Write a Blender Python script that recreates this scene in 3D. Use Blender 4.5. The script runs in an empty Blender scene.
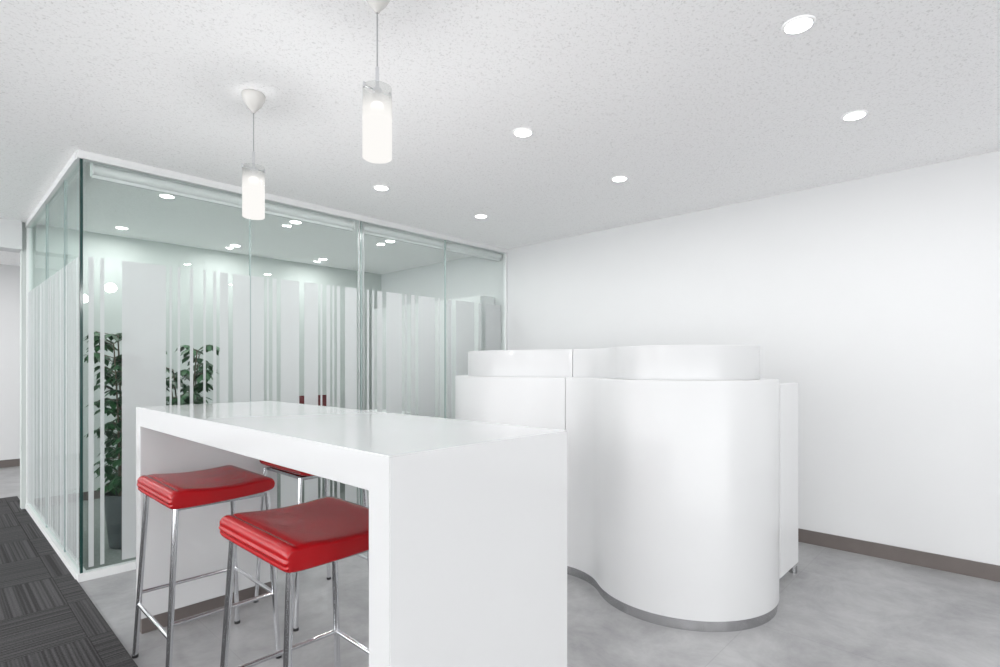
import bpy, bmesh, math, random
from mathutils import Vector, Matrix
random.seed(7)
scene=bpy.context.scene
scene.view_settings.view_transform='Standard'
H=2.44; CH=1.22
GX=0.61; GY=3.84; WX=4.17; BY=6.1; FY=8.8

# ---------------------------------------------------------------- materials
def mat(name):
    m=bpy.data.materials.new(name); m.use_nodes=True
    nt=m.node_tree; nt.nodes.clear()
    return m,nt,nt.nodes.new('ShaderNodeOutputMaterial')
def N(nt,t,**kw):
    n=nt.nodes.new(t)
    for k,v in kw.items():
        if k in n.inputs.keys(): n.inputs[k].default_value=v
        else: setattr(n,k,v)
    return n
def pbr(name,col,rough=.5,metal=0,coat=0,noise=0,nscale=5,bump=0,bscale=100,spec=.5):
    m,nt,o=mat(name)
    b=N(nt,'ShaderNodeBsdfPrincipled'); b.inputs['Roughness'].default_value=rough
    b.inputs['Metallic'].default_value=metal; b.inputs['Coat Weight'].default_value=coat
    b.inputs['Specular IOR Level'].default_value=spec
    tc=N(nt,'ShaderNodeTexCoord')
    n=N(nt,'ShaderNodeTexNoise',Scale=nscale,Detail=4.0)
    r=N(nt,'ShaderNodeValToRGB')
    c=Vector(col)
    r.color_ramp.elements[0].position=.3; r.color_ramp.elements[1].position=.7
    r.color_ramp.elements[0].color=(*(c*(1-noise)),1); r.color_ramp.elements[1].color=(*(c*(1+noise)),1)
    nt.links.new(tc.outputs['Object'],n.inputs['Vector'])
    nt.links.new(n.outputs['Fac'],r.inputs['Fac']); nt.links.new(r.outputs['Color'],b.inputs['Base Color'])
    if bump:
        n2=N(nt,'ShaderNodeTexNoise',Scale=bscale,Detail=3.0); bp=N(nt,'ShaderNodeBump',Strength=bump,Distance=.002)
        nt.links.new(tc.outputs['Object'],n2.inputs['Vector'])
        nt.links.new(n2.outputs['Fac'],bp.inputs['Height']); nt.links.new(bp.outputs['Normal'],b.inputs['Normal'])
    nt.links.new(b.outputs[0],o.inputs[0])
    return m
def emis(name,col,s):
    m,nt,o=mat(name); e=N(nt,'ShaderNodeEmission',Strength=s); e.inputs['Color'].default_value=(*col,1)
    nt.links.new(e.outputs[0],o.inputs[0]); return m

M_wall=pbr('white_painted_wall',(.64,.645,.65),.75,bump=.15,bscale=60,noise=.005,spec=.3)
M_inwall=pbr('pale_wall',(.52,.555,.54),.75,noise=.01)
M_white=pbr('glossy_white_laminate',(.62,.625,.63),.12,coat=.25,noise=.004)
M_desk=pbr('glossy_white_curved_laminate',(.58,.585,.59),.30,coat=.12,noise=.0)
M_riser=pbr('satin_white_screen_laminate',(.52,.525,.53),.30,coat=.1,noise=.0)
M_panel=pbr('white_side_laminate',(.70,.705,.71),.4,noise=.002)
M_matw=pbr('white_powder_coat',(.70,.71,.71),.4)
M_jamb=pbr('pale_grey_aluminium',(.42,.44,.44),.4)
M_base=pbr('taupe_vinyl_baseboard',(.125,.107,.10),.5,noise=.06,nscale=8)
M_chrome=pbr('chrome',(.76,.77,.79),.14,metal=1)
M_steel=pbr('brushed_steel',(.5,.5,.51),.25,metal=1,noise=.08,nscale=30)
M_red=pbr('red_leather',(.37,.0015,.005),.27,noise=.08,nscale=6,bump=.25,bscale=140)
M_dred=pbr('dark_red_fabric',(.12,.012,.015),.8,noise=.08,nscale=6)
M_black=pbr('black_plastic',(.02,.02,.022),.4)
M_edge=pbr('dark_glass_edge',(.012,.045,.04),.15)
M_gedge=pbr('pale_glass_edge',(.33,.40,.39),.2)
M_pot=pbr('dark_grey_planter',(.08,.09,.095),.45,noise=.1)
M_soil=pbr('soil',(.05,.035,.025),.9,noise=.4,nscale=40)
M_leaf=pbr('plant_leaf',(.03,.10,.038),.4,noise=.5,nscale=9)
M_bark=pbr('plant_stem',(.12,.10,.07),.7,noise=.2)
M_warmw=pbr('cream_plastic_cap',(.56,.55,.53),.35)
M_infloor=pbr('grey_green_carpet',(.22,.24,.23),.9,noise=.15,nscale=60)
M_bulb=emis('lit_bulb',(1,.97,.92),3)
M_down=emis('lit_downlight_lens',(1,1,1),14)

def ceiling_mat():
    m,nt,o=mat('speckled_acoustic_ceiling'); b=N(nt,'ShaderNodeBsdfPrincipled',Roughness=.9)
    b.inputs['Specular IOR Level'].default_value=.2
    tc=N(nt,'ShaderNodeTexCoord')
    n=N(nt,'ShaderNodeTexNoise',Scale=110.,Detail=3.,Roughness=.6,Distortion=.8)
    r=N(nt,'ShaderNodeValToRGB'); e=r.color_ramp.elements
    e[0].position=.33;e[0].color=(.78,.78,.775,1); e[1].position=.46;e[1].color=(.975,.975,.975,1)
    bp=N(nt,'ShaderNodeBump',Strength=.4,Distance=.003)
    L=nt.links.new
    L(tc.outputs['Object'],n.inputs['Vector']);L(n.outputs['Fac'],r.inputs['Fac']);L(r.outputs['Color'],b.inputs['Base Color'])
    L(r.outputs['Color'],bp.inputs['Height']);L(bp.outputs['Normal'],b.inputs['Normal']);L(b.outputs[0],o.inputs[0]); return m
def floor_mat():
    m,nt,o=mat('grey_polished_concrete_tile'); b=N(nt,'ShaderNodeBsdfPrincipled',Roughness=.42)
    L=nt.links.new
    tc=N(nt,'ShaderNodeTexCoord')
    n=N(nt,'ShaderNodeTexNoise',Scale=2.8,Detail=12.,Roughness=.72,Distortion=.3)
    r=N(nt,'ShaderNodeValToRGB'); e=r.color_ramp.elements
    e[0].position=.32;e[0].color=(.245,.245,.25,1); e[1].position=.70;e[1].color=(.43,.43,.435,1)
    br=N(nt,'ShaderNodeTexBrick',offset=0.0,squash=1.0)
    br.inputs['Scale'].default_value=1.; br.inputs['Brick Width'].default_value=.9; br.inputs['Row Height'].default_value=.9
    br.inputs['Mortar Size'].default_value=.002
    br.inputs['Color1'].default_value=(1,1,1,1);br.inputs['Color2'].default_value=(.96,.96,.96,1);br.inputs['Mortar'].default_value=(.85,.85,.85,1)
    mx=N(nt,'ShaderNodeMix',data_type='RGBA',blend_type='MULTIPLY'); mx.inputs[0].default_value=1
    L(tc.outputs['Object'],n.inputs['Vector']);L(tc.outputs['Object'],br.inputs['Vector'])
    L(n.outputs['Fac'],r.inputs['Fac']);L(r.outputs['Color'],mx.inputs[6]);L(br.outputs['Color'],mx.inputs[7])
    L(mx.outputs[2],b.inputs['Base Color']);L(b.outputs[0],o.inputs[0]); return m
def carpet_mat():
    m,nt,o=mat('charcoal_striped_carpet_tile'); b=N(nt,'ShaderNodeBsdfPrincipled',Roughness=.95)
    b.inputs['Specular IOR Level'].default_value=.1
    L=nt.links.new
    tc=N(nt,'ShaderNodeTexCoord')
    def stretched(sx,sy):
        mp=N(nt,'ShaderNodeMapping'); mp.inputs['Scale'].default_value=(sx,sy,0)
        n=N(nt,'ShaderNodeTexNoise',Scale=1.,Detail=0.)
        L(tc.outputs['Object'],mp.inputs[0]);L(mp.outputs[0],n.inputs['Vector']); return n
    a=stretched(.35,95); c=stretched(95,.35)
    ck=N(nt,'ShaderNodeTexChecker',Scale=2.0)
    L(tc.outputs['Object'],ck.inputs['Vector'])
    mx=N(nt,'ShaderNodeMix',data_type='FLOAT'); L(ck.outputs['Fac'],mx.inputs[0]);L(a.outputs['Fac'],mx.inputs[2]);L(c.outputs['Fac'],mx.inputs[3])
    r=N(nt,'ShaderNodeValToRGB'); e=r.color_ramp.elements
    e[0].position=.36;e[0].color=(.045,.044,.045,1); e[1].position=.66;e[1].color=(.092,.090,.092,1)
    fine=N(nt,'ShaderNodeTexNoise',Scale=160.,Detail=2.)
    L(tc.outputs['Object'],fine.inputs['Vector'])
    fr=N(nt,'ShaderNodeMapRange'); fr.inputs[3].default_value=.3; fr.inputs[4].default_value=1.7
    L(fine.outputs['Fac'],fr.inputs[0])
    br=N(nt,'ShaderNodeTexBrick',offset=0.0,squash=1.0)
    br.inputs['Scale'].default_value=1.; br.inputs['Brick Width'].default_value=.5; br.inputs['Row Height'].default_value=.5
    br.inputs['Mortar Size'].default_value=.003
    br.inputs['Color1'].default_value=(1,1,1,1);br.inputs['Color2'].default_value=(.93,.93,.93,1);br.inputs['Mortar'].default_value=(.55,.55,.55,1)
    L(tc.outputs['Object'],br.inputs['Vector'])
    mm=N(nt,'ShaderNodeMix',data_type='RGBA',blend_type='MULTIPLY'); mm.inputs[0].default_value=1
    m2=N(nt,'ShaderNodeMix',data_type='RGBA',blend_type='MULTIPLY'); m2.inputs[0].default_value=1
    L(mx.outputs[0],r.inputs['Fac']);L(r.outputs['Color'],mm.inputs[6]);L(fr.outputs[0],mm.inputs[7])
    L(mm.outputs[2],m2.inputs[6]);L(br.outputs['Color'],m2.inputs[7]);L(m2.outputs[2],b.inputs['Base Color'])
    bp=N(nt,'ShaderNodeBump',Strength=.4,Distance=.003);L(fine.outputs['Fac'],bp.inputs['Height']);L(bp.outputs['Normal'],b.inputs['Normal'])
    L(b.outputs[0],o.inputs[0]); return m
def glass_mat(name,tint,refl=1.0):
    m,nt,o=mat(name); L=nt.links.new
    t=N(nt,'ShaderNodeBsdfTransparent'); t.inputs['Color'].default_value=(*tint,1)
    g=N(nt,'ShaderNodeBsdfGlossy',Roughness=.01); g.inputs['Color'].default_value=(.97,1,.99,1)
    f=N(nt,'ShaderNodeFresnel',IOR=1.5); mu=N(nt,'ShaderNodeMath',operation='MULTIPLY'); mu.inputs[1].default_value=refl
    ge=N(nt,'ShaderNodeNewGeometry'); inv=N(nt,'ShaderNodeMath',operation='SUBTRACT'); inv.inputs[0].default_value=1
    m3=N(nt,'ShaderNodeMath',operation='MULTIPLY')
    L(ge.outputs['Backfacing'],inv.inputs[1]);L(inv.outputs[0],m3.inputs[0]);L(mu.outputs[0],m3.inputs[1])
    mx=N(nt,'ShaderNodeMixShader')
    L(f.outputs[0],mu.inputs[0]);L(m3.outputs[0],mx.inputs[0]);L(t.outputs[0],mx.inputs[1]);L(g.outputs[0],mx.inputs[2]);L(mx.outputs[0],o.inputs[0]); return m
def frost_mat():
    m,nt,o=mat('frosted_window_film'); L=nt.links.new
    t=N(nt,'ShaderNodeBsdfRefraction',Roughness=.45,IOR=1.12); t.inputs['Color'].default_value=(.84,.87,.87,1)
    t2=N(nt,'ShaderNodeBsdfTransparent'); t2.inputs['Color'].default_value=(.90,.92,.92,1)
    d=N(nt,'ShaderNodeBsdfDiffuse'); d.inputs['Color'].default_value=(.54,.56,.562,1)
    a=N(nt,'ShaderNodeMixShader'); a.inputs[0].default_value=.2
    c=N(nt,'ShaderNodeMixShader'); c.inputs[0].default_value=.80
    L(t.outputs[0],a.inputs[1]);L(t2.outputs[0],a.inputs[2]);L(a.outputs[0],c.inputs[1]);L(d.outputs[0],c.inputs[2]);L(c.outputs[0],o.inputs[0]); return m
def shade_mat():
    m,nt,o=mat('lit_frosted_lamp_glass'); L=nt.links.new
    tc=N(nt,'ShaderNodeTexCoord'); sp=N(nt,'ShaderNodeSeparateXYZ'); L(tc.outputs['Object'],sp.inputs[0])
    r=N(nt,'ShaderNodeMapRange'); r.inputs[1].default_value=-.43;r.inputs[2].default_value=-.35;r.inputs[3].default_value=1;r.inputs[4].default_value=0
    L(sp.outputs['Z'],r.inputs[0])
    e=N(nt,'ShaderNodeEmission',Strength=.99); e.inputs['Color'].default_value=(1,.98,.95,1)
    tr=N(nt,'ShaderNodeBsdfTransparent'); tr.inputs['Color'].default_value=(.93,.935,.93,1)
    g=N(nt,'ShaderNodeBsdfGlossy',Roughness=.05)
    m1=N(nt,'ShaderNodeMixShader'); m1.inputs[0].default_value=.10; L(tr.outputs[0],m1.inputs[1]);L(g.outputs[0],m1.inputs[2])
    m2=N(nt,'ShaderNodeMixShader'); L(r.outputs[0],m2.inputs[0]);L(m1.outputs[0],m2.inputs[1]);L(e.outputs[0],m2.inputs[2]);L(m2.outputs[0],o.inputs[0]); return m
M_ceil=ceiling_mat();M_floor=floor_mat();M_carpet=carpet_mat()
M_glass=glass_mat('clear_greenish_glass',(.955,.972,.966),.7); M_sglass=glass_mat('clear_greenish_side_glass',(.90,.95,.935),.6)
M_frost=frost_mat();M_shade=shade_mat()

# ---------------------------------------------------------------- helpers
def link(o,parent=None):
    scene.collection.objects.link(o)
    if parent: o.parent=parent
    return o
def obj(name,bm,m,parent=None,loc=(0,0,0),smooth=None):
    bmesh.ops.recalc_face_normals(bm,faces=bm.faces)
    me=bpy.data.meshes.new(name); bm.to_mesh(me); bm.free()
    me.materials.append(m)
    if smooth is not None:
        for p in me.polygons: p.use_smooth=True
        me.set_sharp_from_angle(angle=math.radians(smooth))
    o=bpy.data.objects.new(name,me); o.location=loc
    return link(o,parent)
def empty(name,loc,label,cat,group=None):
    e=bpy.data.objects.new(name,None); e.location=loc; e.empty_display_size=.1
    link(e); e['label']=label; e['category']=cat
    if group: e['group']=group
    return e
def abox(bm,x0,x1,y0,y1,z0,z1):
    r=bmesh.ops.create_cube(bm,size=1)
    for v in r['verts']:
        v.co=Vector((x0+(v.co.x+.5)*(x1-x0),y0+(v.co.y+.5)*(y1-y0),z0+(v.co.z+.5)*(z1-z0)))
    return r['verts']
def box(name,b,m,parent=None,bev=0,loc=(0,0,0)):
    bm=bmesh.new(); abox(bm,*b)
    if bev: bmesh.ops.bevel(bm,geom=bm.edges[:],offset=bev,segments=2,affect='EDGES')
    return obj(name,bm,m,parent,loc,smooth=35 if bev else None)
def atube(bm,p,q,r,seg=16,r2=None):
    p=Vector(p);q=Vector(q);d=q-p
    M=Matrix.Translation((p+q)/2)@d.to_track_quat('Z','Y').to_matrix().to_4x4()
    bmesh.ops.create_cone(bm,cap_ends=True,segments=seg,radius1=r,radius2=r if r2 is None else r2,depth=d.length,matrix=M)
def tube(name,p,q,r,m,parent=None,seg=16,r2=None):
    bm=bmesh.new(); atube(bm,p,q,r,seg,r2); return obj(name,bm,m,parent,smooth=40)
def lathe(bm,prof,seg=32):
    rings=[]
    for r,z in prof:
        rings.append([bm.verts.new((r*math.cos(2*math.pi*i/seg),r*math.sin(2*math.pi*i/seg),z)) for i in range(seg)])
    for a,b in zip(rings,rings[1:]):
        for i in range(seg):
            bm.faces.new((a[i],a[(i+1)%seg],b[(i+1)%seg],b[i]))
    return rings
def struct(o,label,cat):
    o['kind']='structure'; o['label']=label; o['category']=cat; return o

# ---------------------------------------------------------------- room shell
struct(box('floor',(-4,WX+.1,-4,FY+.1,-.1,0),M_floor),'light grey polished concrete floor','floor')
struct(box('ceiling',(-4,WX+.1,-4,FY+.1,H,H+.1),M_ceil),'white speckled acoustic ceiling','ceiling')
struct(box('wall_right',(WX,WX+.1,-4,FY+.1,0,H),M_wall),'plain white painted wall','wall')
struct(box('wall_light_blocker',(1.6,WX,-4.1,-4,0,H),M_wall),'added unseen white wall behind the viewer, blocking outside light','wall')  # unseen wall added to cut world light on desk, table end and glass
struct(box('wall_far',(-4,WX,FY,FY+.1,0,H),M_wall),'white wall at the end of the corridor','wall')
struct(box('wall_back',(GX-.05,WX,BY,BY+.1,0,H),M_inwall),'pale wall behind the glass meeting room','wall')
struct(box('trim_1',(-4,GX-.05,BY-.05,BY+.15,2.2,H),M_wall),'white ceiling soffit over the corridor','soffit')
struct(box('baseboard_right',(WX-.012,WX,-4,GY-.04,0,.09),M_base),'dark taupe baseboard under the white wall','baseboard')
struct(box('baseboard_far',(-4,WX,FY-.012,FY,0,.09),M_base),'dark taupe baseboard in the corridor','baseboard')
struct(box('baseboard_back',(GX+.03,WX,BY-.012,BY,0,.08),M_base),'dark baseboard inside the meeting room','baseboard')
c=box('carpet',(-4,GX-.02,-4,6.75,0,.006),M_carpet); struct(c,'charcoal striped carpet tiles beside the glass room','carpet')
c=box('floor_meeting_room',(GX+.03,WX,GY+.03,BY,0,.005),M_infloor); struct(c,'grey-green carpet inside the meeting room','floor')

# ---------------------------------------------------------------- glass partitions
stripes=[(.64,.665),(.695,.715),(.80,1.03),(1.05,1.062),(1.095,1.11),(1.165,1.185),(1.245,1.26),(1.305,1.325),(1.345,1.40),(1.43,1.64),(1.66,1.675),(1.70,1.73),
(1.76,1.90),(1.94,2.05),(2.07,2.085),(2.12,2.15),(2.17,2.185),(2.21,2.235),(2.28,2.385),(2.48,2.50),(2.53,2.55),(2.58,2.63),(2.67,2.83),(2.86,2.88),(2.93,2.97),(3.01,3.2),(3.24,3.26),(3.36,3.40),(3.46,3.70),(3.76,3.80),(3.86,4.08)]
fp=empty('glass_partition',(GX,GY,0),'clear glass partition wall with vertical frosted stripes along its front','glass partition')
def loc(b,p): return (b[0]-p[0],b[1]-p[0],b[2]-p[1],b[3]-p[1],b[4],b[5])
P=(GX,GY)
seams=[GX+.006,1.547,2.43,3.33,WX-.01]
for a,b in zip(seams,seams[1:]):
    o=box('glass_pane',loc((a+.002,b-.002,GY-.005,GY+.005,.045,H-.045),P),M_glass,fp)
for a,b in zip(seams,seams[1:]):
    bm=bmesh.new()
    for s,e in stripes:
        s2=max(s,a+.004);e2=min(e,b-.004)
        if e2-s2>.005:
            q=loc((s2,e2,0,0,.07,1.845),P); y=-.008
            bm.faces.new([bm.verts.new(v) for v in ((q[0],y,.07),(q[1],y,.07),(q[1],y,1.845),(q[0],y,1.845))])
    obj('frosted_film',bm,M_frost,fp)
box('top_rail',loc((GX-.02,WX-.001,GY-.025,GY+.025,H-.045,H-.001),P),M_matw,fp)
box('bottom_rail',loc((GX-.02,WX-.001,GY-.025,GY+.025,.001,.045),P),M_matw,fp)
for x in seams[1:-1]:
    box('pane_joint',loc((x-.003,x+.003,GY-.009,GY+.009,.045,H-.045),P),M_gedge,fp)
box('door_jamb',loc((2.405,2.411,GY-.010,GY+.010,.045,H-.045),P),M_jamb,fp)
box('door_jamb',loc((2.448,2.454,GY-.010,GY+.010,.045,H-.045),P),M_jamb,fp)
box('wall_channel',loc((WX-.02,WX-.001,GY-.02,GY+.02,.045,H-.045),P),M_matw,fp)
for a,b in ((GX+.06,2.39),(2.47,WX-.03)):
    e=empty('roller_blind',((a+b)/2,GY+.07,H-.06),'rolled-up white roller blind behind the glass partition','roller blind','roller blinds at the glass')
    w=(b-a)/2
    tube('fabric_roll',(-w,0,-.01),(w,0,-.01),.032,M_matw,e,20)
    box('bottom_bar',(-w,w,-.012,.012,-.06,-.042),M_matw,e)
    for s in (-1,1): box('bracket',(s*w-.004,s*w+.004,-.035,.035,-.045,.058),M_matw,e)
sp=empty('glass_partition',(GX,GY,0),'clear glass side partition with frosted stripes beside the carpet','glass partition')
ys=[GY+.012,4.35,5.1,BY-.02]
for a,b in zip(ys,ys[1:]):
    box('glass_pane',loc((GX-.005,GX+.005,a+.002,b-.002,.045,H-.045),P),M_sglass,sp)
    bm=bmesh.new(); y=a+.015; rs=random.Random(int(a*100))
    while y<b-.02:
        w=rs.choice([.02,.025,.03,.04,.05,.03]); e2=min(y+w,b-.01)
        q=loc((0,0,y,e2,0,0),P)
        bm.faces.new([bm.verts.new(v) for v in ((-.008,q[2],.07),(-.008,q[3],.07),(-.008,q[3],1.845),(-.008,q[2],1.845))])
        y=e2+rs.choice([.012,.015,.02,.015])
    obj('frosted_film',bm,M_frost,sp)
for y in ys[1:-1]: box('pane_joint',loc((GX-.009,GX+.009,y-.003,y+.003,.045,H-.045),P),M_gedge,sp)
box('corner_edge',loc((GX-.009,GX+.005,GY-.009,GY+.010,.045,H-.045),P),M_edge,sp)
box('top_rail',loc((GX-.025,GX+.025,GY+.026,BY-.001,H-.045,H-.001),P),M_matw,sp)
box('bottom_rail',loc((GX-.025,GX+.025,GY+.026,BY-.001,.007,.045),P),M_matw,sp)
box('end_post',loc((GX-.02,GX+.02,BY-.03,BY-.001,.045,H-.045),P),M_matw,sp)

# ---------------------------------------------------------------- downlights
def light(name,kind,loc_,energy,**kw):
    l=bpy.data.lights.new(name,kind); l.energy=energy
    for k,v in kw.items(): setattr(l,k,v)
    o=bpy.data.objects.new(name,l); o.location=loc_; return link(o)
M_ring=pbr('white_enamel_ring',(.95,.95,.95),.6)
bm=bmesh.new(); lathe(bm,[(.043,-.005),(.047,-.006),(.052,-.004),(.055,-.0005),(.055,.0)]); ring=bpy.data.meshes.new('trim_ring')
bmesh.ops.recalc_face_normals(bm,faces=bm.faces); bm.to_mesh(ring); bm.free(); ring.materials.append(M_ring)
for p in ring.polygons:p.use_smooth=True
bm=bmesh.new(); bmesh.ops.create_circle(bm,cap_ends=True,radius=.044,segments=32,matrix=Matrix.Translation((0,0,-.0055)))
lens=bpy.data.meshes.new('lens'); bm.to_mesh(lens); bm.free(); lens.materials.append(M_down)
pts=[(x,y) for y in (-.75,.55,1.85,3.13) for x in (2.14,3.10)]+[(x,y) for y in (4.40,5.70) for x in (1.19,2.15,3.11)]+[(-.6,.55),(-.6,3.13),(-.4,5.2),(-.2,7.4),(.9,7.4)]
for i,(x,y) in enumerate(pts):
    inside = GY<y<BY and x>GX
    e=empty('recessed_downlight',(x,y,H),'round recessed white ceiling downlight, lit'+(' inside the glass room' if inside else ''),'downlight','recessed ceiling downlights')
    a=bpy.data.objects.new('trim_ring',ring); link(a,e)
    b=bpy.data.objects.new('lens',lens); link(b,e)
    l=light('lamp_light','AREA',(0,0,-.015),14 if y>6.5 else 5.5,shape='DISK',size=.08); l.data.spread=math.radians(178); l.parent=e
# ---------------------------------------------------------------- pendants
for i,(x,y) in enumerate(((1.011,2.471),(.997,1.481))):
    e=empty('pendant_lamp',(x,y,H),'lit cylindrical frosted glass pendant lamp over the white bar table','pendant lamp','pendants over the bar table')
    bm=bmesh.new(); lathe(bm,[(.0,-.001),(.047,-.001),(.05,-.006),(.047,-.025),(.03,-.055),(.012,-.075),(.006,-.085),(0,-.085)]); obj('ceiling_cap',bm,M_warmw,e,smooth=40)
    tube('cord',(0,0,-.08),(0,0,-.265),.0025,M_steel,e,8)
    tube('rod',(0,0,-.26),(0,0,-.335),.006,M_chrome,e)
    bm=bmesh.new(); lathe(bm,[(0,-.33),(.014,-.33),(.016,-.335),(.016,-.375),(0,-.375)]); obj('lamp_socket',bm,M_chrome,e,smooth=40)
    bm=bmesh.new(); atube(bm,(-.049,0,-.335),(.049,0,-.335),.003,8); atube(bm,(-.049,0,-.325),(-.049,0,-.341),.004,8); atube(bm,(.049,0,-.325),(.049,0,-.341),.004,8); obj('crossbar',bm,M_chrome,e,smooth=40)
    bm=bmesh.new(); lathe(bm,[(.044,-.553),(.0465,-.551),(.0465,-.326),(.0437,-.326),(.0437,-.549)],40); obj('lamp_shade',bm,M_shade,e,smooth=40)
    bm=bmesh.new(); lathe(bm,[(0,-.375),(.02,-.38),(.024,-.42),(.02,-.47),(0,-.485)]); obj('bulb',bm,M_bulb,e,smooth=60)
    l=light('lamp_light','POINT',(0,0,-.60),7,shadow_soft_size=.04); l.parent=e

# ---------------------------------------------------------------- bar table
t=empty('bar_table',(.985,1.95,0),'tall glossy white waterfall bar table with slab legs','bar table')
hx,hy,TZ=.315,1.0,1.03
bm=bmesh.new()
pr=[(-hy,.07),(-hy,TZ),(hy,TZ),(hy,.07),(hy-.08,.07),(hy-.08,TZ-.085),(-hy+.08,TZ-.085),(-hy+.08,.07)]
A_=[bm.verts.new((-hx,y,z)) for y,z in pr];B_=[bm.verts.new((hx,y,z)) for y,z in pr]
for i in range(8): bm.faces.new((A_[i],A_[(i+1)%8],B_[(i+1)%8],B_[i]))
for V in (A_,B_):
    for q in ((0,1,6,7),(1,2,5,6),(2,3,4,5)): bm.faces.new([V[k] for k in q])
bmesh.ops.recalc_face_normals(bm,faces=bm.faces)
sharp=[e for e in bm.edges if e.calc_face_angle(0)>.5]
bmesh.ops.bevel(bm,geom=sharp,offset=.0025,segments=2,affect='EDGES')
obj('waterfall_top',bm,M_white,t,smooth=35)
for y0,y1 in ((-hy,-hy+.08),(hy-.08,hy)):
    box('plinth',(-hx+.006,hx-.006,y0+.006,y1-.006,.0,.0695),M_base,t)

# ---------------------------------------------------------------- stools
def make_stool():
    parts=[]
    prof=[(-.185,-.074),(-.196,-.063),(-.200,-.056),(-.196,-.049),(-.202,-.042),(-.203,-.036),(-.198,-.030),(-.201,-.021),(-.197,-.009),(-.188,-.001),(-.176,.002),(-.166,-.003),(-.158,.001),(-.14,.001),(-.05,-.010),(.05,-.011),(.13,-.004),(.168,.000),(.185,-.007),(.191,-.022),(.187,-.046),(.17,-.060),(0,-.070)]
    bm=bmesh.new(); secs=[]
    ycs=[(-.230,.62),(-.229,.76),(-.224,.88),(-.214,.96),(-.198,1),(-.09,1.0),(0,1.0),(.09,1),(.198,1),(.214,.96),(.224,.88),(.229,.76),(.230,.62)]
    for yy,s in ycs:
        secs.append([bm.verts.new((x*(.92+.08*s),yy,-.036+(z+.036)*s)) for x,z in prof])
    n=len(prof)
    for a,b in zip(secs,secs[1:]):
        for i in range(n): bm.faces.new((a[i],a[(i+1)%n],b[(i+1)%n],b[i]))
    bm.faces.new(secs[0]);bm.faces.new(secs[-1][::-1])
    seat=obj('seat',bm,M_red,None,(0,0,.76),smooth=60)
    md=seat.modifiers.new('s','SUBSURF'); md.levels=1; md.render_levels=2
    parts.append(seat)
    parts.append(box('seat_frame',(-.165,.160,-.190,.190,.680,.694),M_steel))
    tops={};
    for sx in (-1,1):
        for sy in (-1,1):
            a=Vector((sx*.170,sy*.190,.694));b=Vector((sx*.206,sy*.220,.006))
            parts.append(tube('leg',a,b,.0105,M_chrome)); tops[(sx,sy)]=(a,b)
            parts.append(tube('foot_cap',b+Vector((0,0,.006)),b-Vector((0,0,.006)),.0125,M_black))
    def at(k,z):
        a,b=tops[k]; return a.lerp(b,(a.z-z)/(a.z-b.z))
    for k1,k2,z in (((-1,-1),(1,-1),.27),((-1,1),(1,1),.27),((-1,-1),(-1,1),.22),((1,-1),(1,1),.27)):
        parts.append(tube('footrest_bar',at(k1,z),at(k2,z),.008,M_chrome))
    return parts
specs=[((.81,2.45),0,'red leather bar stool with chrome legs tucked under white table'),((.82,1.55),0,'red leather bar stool with chrome legs near table end panel'),
       ((1.38,2.62),180,'red leather bar stool on the far side of white table'),((1.37,1.50),180,'red leather bar stool on the far side of white table')]
base=make_stool()
for i,((x,y),r,lb) in enumerate(specs):
    e=empty('bar_stool',(x,y,0),lb,'bar stool','red bar stools'); e.rotation_euler=(0,0,math.radians(r))
    for p in base:
        if i==0: p.parent=e
        else:
            q=p.copy(); scene.collection.objects.link(q); q.parent=e

# ---------------------------------------------------------------- curved reception desk
AC=Vector((2.82,1.294));R=.467
BC=Vector((3.0,2.42));RB=.61
RF=.35
d=(BC-AC); dl=d.length; r1=R+RF; r2=RB+RF
aa=(r1*r1-r2*r2+dl*dl)/(2*dl); hh_=math.sqrt(r1*r1-aa*aa); u_=d/dl
FC=AC+u_*aa+Vector((-u_.y,u_.x))*hh_
def ang(v): return math.degrees(math.atan2(v.y,v.x))%360
ta=ang(FC-AC); f0=ang(AC-FC)-360; f1=ang(BC-FC); tb=ang(FC-BC)
def samp(c,r,s,a,off):
    rr=r-off*s; return (c.x+rr*math.cos(math.radians(a)),c.y+rr*math.sin(math.radians(a)))
SE=7.
def seg_right(a_end=-20):
    L=[(AC,R,1,360+a_end+( ta-360-a_end)*i/80) for i in range(81)]
    L+=[(FC,RF,-1,f0+(SE-.3-f0)*i/20) for i in range(1,21)]
    return L
def seg_left(a_end=20):
    L=[(FC,RF,-1,SE+.3+(f1-SE-.3)*i/16) for i in range(17)]
    L+=[(BC,RB,1,tb+(a_end-tb)*i/80) for i in range(1,81)]
    return L
D=Vector((2.916,1.8965,0))
desk=empty('reception_desk',D,'glossy white reception counter with curved double-lobed front','reception desk')
def prism(name,L,o0,o1,z0,z1,m,bev=0):
    bm=bmesh.new(); rows=[]
    for s in L:
        a=samp(*s,o0);b=samp(*s,o1)
        pp=((a,z0),(a,z1),(b,z1),(b,z0))
        if bev:
            a2=samp(*s,o0+bev); a3=samp(*s,o0+bev*.3)
            pp=((a,z0),(a,z1-bev),(a3,z1-bev*.3),(a2,z1),(b,z1),(b,z0))
        rows.append([bm.verts.new((p[0]-D.x,p[1]-D.y,z)) for p,z in pp])
    k=len(rows[0])
    for r0,r1_ in zip(rows,rows[1:]):
        for i in range(k): bm.faces.new((r0[i],r0[(i+1)%k],r1_[(i+1)%k],r1_[i]))
    bm.faces.new(rows[0]);bm.faces.new(rows[-1][::-1])
    return obj(name,bm,m,desk,smooth=32)
for L in (seg_right(),seg_left()):
    prism('front_panel',L,0,.13,.052,1.152,M_desk,.004)
    prism('riser_screen',L,.088,.104,1.153,1.320,M_riser,.003)
    prism('plinth',L,.008,.12,0,.050,M_steel)
    prism('worktop',L,.14,.42,.70,.73,M_white)
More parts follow.
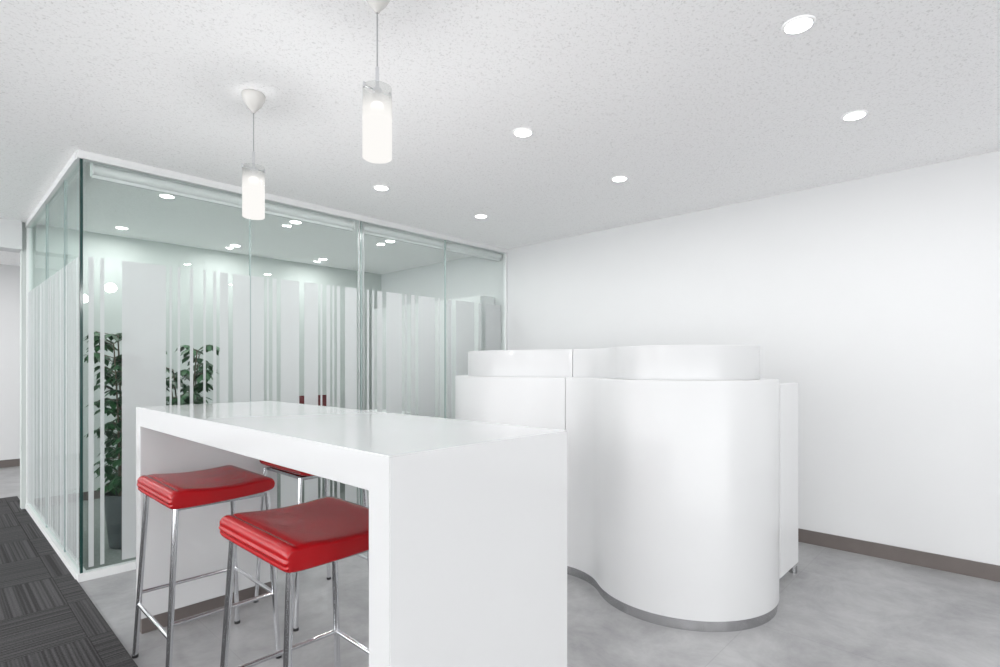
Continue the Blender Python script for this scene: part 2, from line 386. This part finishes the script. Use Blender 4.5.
def lp(x0,x1,y0,y1,z0,z1): return (x0-D.x,x1-D.x,y0-D.y,y1-D.y,z0,z1)
box('side_panel',lp(3.235,3.585,.922,.946,.045,1.12),M_panel,desk,.003)
tube('panel_foot',(3.52-D.x,.934-D.y,0),(3.52-D.x,.934-D.y,.045),.022,M_steel,desk)

# ---------------------------------------------------------------- plants
def plant(x,y,h,seed,label,lean_s,ns,zmin,per,Ls):
    rs=random.Random(seed)
    e=empty('potted_plant',(x,y,.006),label,'plant','meeting room plants')
    bm=bmesh.new(); lathe(bm,[(0,0),(.09,0),(.10,.01),(.135,.36),(.125,.36),(.118,.30)],28); obj('planter',bm,M_pot,e,smooth=40)
    bm=bmesh.new(); bmesh.ops.create_circle(bm,cap_ends=True,radius=.119,segments=24,matrix=Matrix.Translation((0,0,.315))); obj('soil',bm,M_soil,e)
    bs=bmesh.new(); bl=bmesh.new()
    def leaf(c,d,L):
        d=d.normalized(); s=d.cross(Vector((0,0,1))).normalized() if abs(d.z)<.98 else Vector((1,0,0)); w=L*.24
        pr=[c,c+d*L*.3+s*w*.8,c+d*L*.65+s*w,c+d*L,c+d*L*.65-s*w,c+d*L*.3-s*w*.8]
        vs=[bl.verts.new(p-Vector((0,0,(p-c).length**2/L*.5))) for p in pr]
        bl.faces.new(vs)
    for k in range(ns):
        a0=6.28*k/ns+.4
        p=Vector((math.cos(a0)*.05,math.sin(a0)*.05,.31)); lean=Vector((math.cos(a0)*lean_s,math.sin(a0)*lean_s,0)); hh=h*rs.uniform(.75,1)-.31
        prev=p; n=11
        for i in range(1,n+1):
            t_=i/n; cur=p+lean*t_*t_+Vector((0,0,hh*t_)); atube(bs,prev,cur,.009*(1-.5*t_),6); prev=cur
            if t_>zmin:
                for q in range(per):
                    a=rs.uniform(0,6.28); l=rs.uniform(.06,.13)
                    tip=cur+Vector((math.cos(a)*l,math.sin(a)*l,rs.uniform(.0,.08))); atube(bs,cur,tip,.0025,5)
                    for j in range(7):
                        b=j/7*6.28+a; leaf(tip,Vector((math.cos(b),math.sin(b),-.2+rs.uniform(-.2,.3))),rs.uniform(*Ls))
    obj('stem',bs,M_bark,e,smooth=50); obj('foliage',bl,M_leaf,e)
plant(.94,4.36,1.52,3,'leafy green umbrella plant in a dark planter behind glass',.04,4,.08,3,(.06,.09))
plant(1.40,4.72,1.44,5,'bushy green umbrella plant inside the glass meeting room',.08,4,.35,2,(.07,.11))

# ---------------------------------------------------------------- storage cabinet inside
cab=empty('storage_cabinet',(4.06,5.0,0.005),'tall white storage cabinet with slim black handles in meeting room','cabinet')
box('cabinet_body',(-.09,.105,-1.0,1.0,0,1.95),M_panel,cab)
for i in range(4):
    y0=-1.0+i*.5
    d=box('cabinet_door',(-.108,-.091,y0+.004,y0+.496,.06,1.945),M_matw,cab)
    hb=bmesh.new(); yy=y0+(.46 if i%2==0 else .04)
    atube(hb,(-.13,yy,.9),(-.13,yy,1.9),.004,8); atube(hb,(-.13,yy,1.88),(-.108,yy,1.88),.004,8); atube(hb,(-.13,yy,.92),(-.108,yy,.92),.004,8)
    obj('handle',hb,M_black,d,smooth=40)

# ---------------------------------------------------------------- meeting table and chairs inside
mt=empty('meeting_table',(2.85,4.95,.005),'white meeting table inside the glass room','table')
box('table_top',(-.75,.75,-.35,.35,.69,.72),M_matw,mt,.003)
for sx in (-.68,.68):
    for sy in (-.29,.29): tube('leg',(sx,sy,0),(sx,sy,.69),.018,M_steel,mt)
e=empty('meeting_chair',(3.02,5.55,.005),'dark red meeting chair with chrome legs behind the meeting table','chair')
box('seat',(-.21,.21,-.21,.21,.42,.465),M_dred,e,.015)
bm=bmesh.new(); rows=[]
for i in range(7):
    a=-1+i/3; x=.2*a; y=.20+.03*(1-a*a)
    rows.append([bm.verts.new((x,y+o,z)) for o,z in ((0,.60),(.02,.88),(.04,.88),(.02,.60))])
for r0,r1 in zip(rows,rows[1:]):
    for i in range(4): bm.faces.new((r0[i],r0[(i+1)%4],r1[(i+1)%4],r1[i]))
bm.faces.new(rows[0]);bm.faces.new(rows[-1][::-1])
obj('backrest',bm,M_dred,e,smooth=50)
for sx in (-1,1):
    tube('leg',(sx*.19,-.18,.42),(sx*.21,-.21,0),.010,M_chrome,e)
    tube('leg',(sx*.19,.21,.64),(sx*.21,.24,0),.010,M_chrome,e)

# ---------------------------------------------------------------- world + camera
w=bpy.data.worlds.new('world'); scene.world=w; w.use_nodes=True
w.node_tree.nodes['Background'].inputs[0].default_value=(.985,.99,1,1); w.node_tree.nodes['Background'].inputs[1].default_value=4.3
cam=bpy.data.cameras.new('camera'); co=bpy.data.objects.new('camera',cam); link(co)
co.location=(0,0,CH); co.rotation_euler=(math.radians(90),0,-math.atan2(.728,.6856))
cam.sensor_width=36; cam.lens=541.5/1000*36; cam.shift_y=.0325; cam.clip_start=.02
scene.camera=co
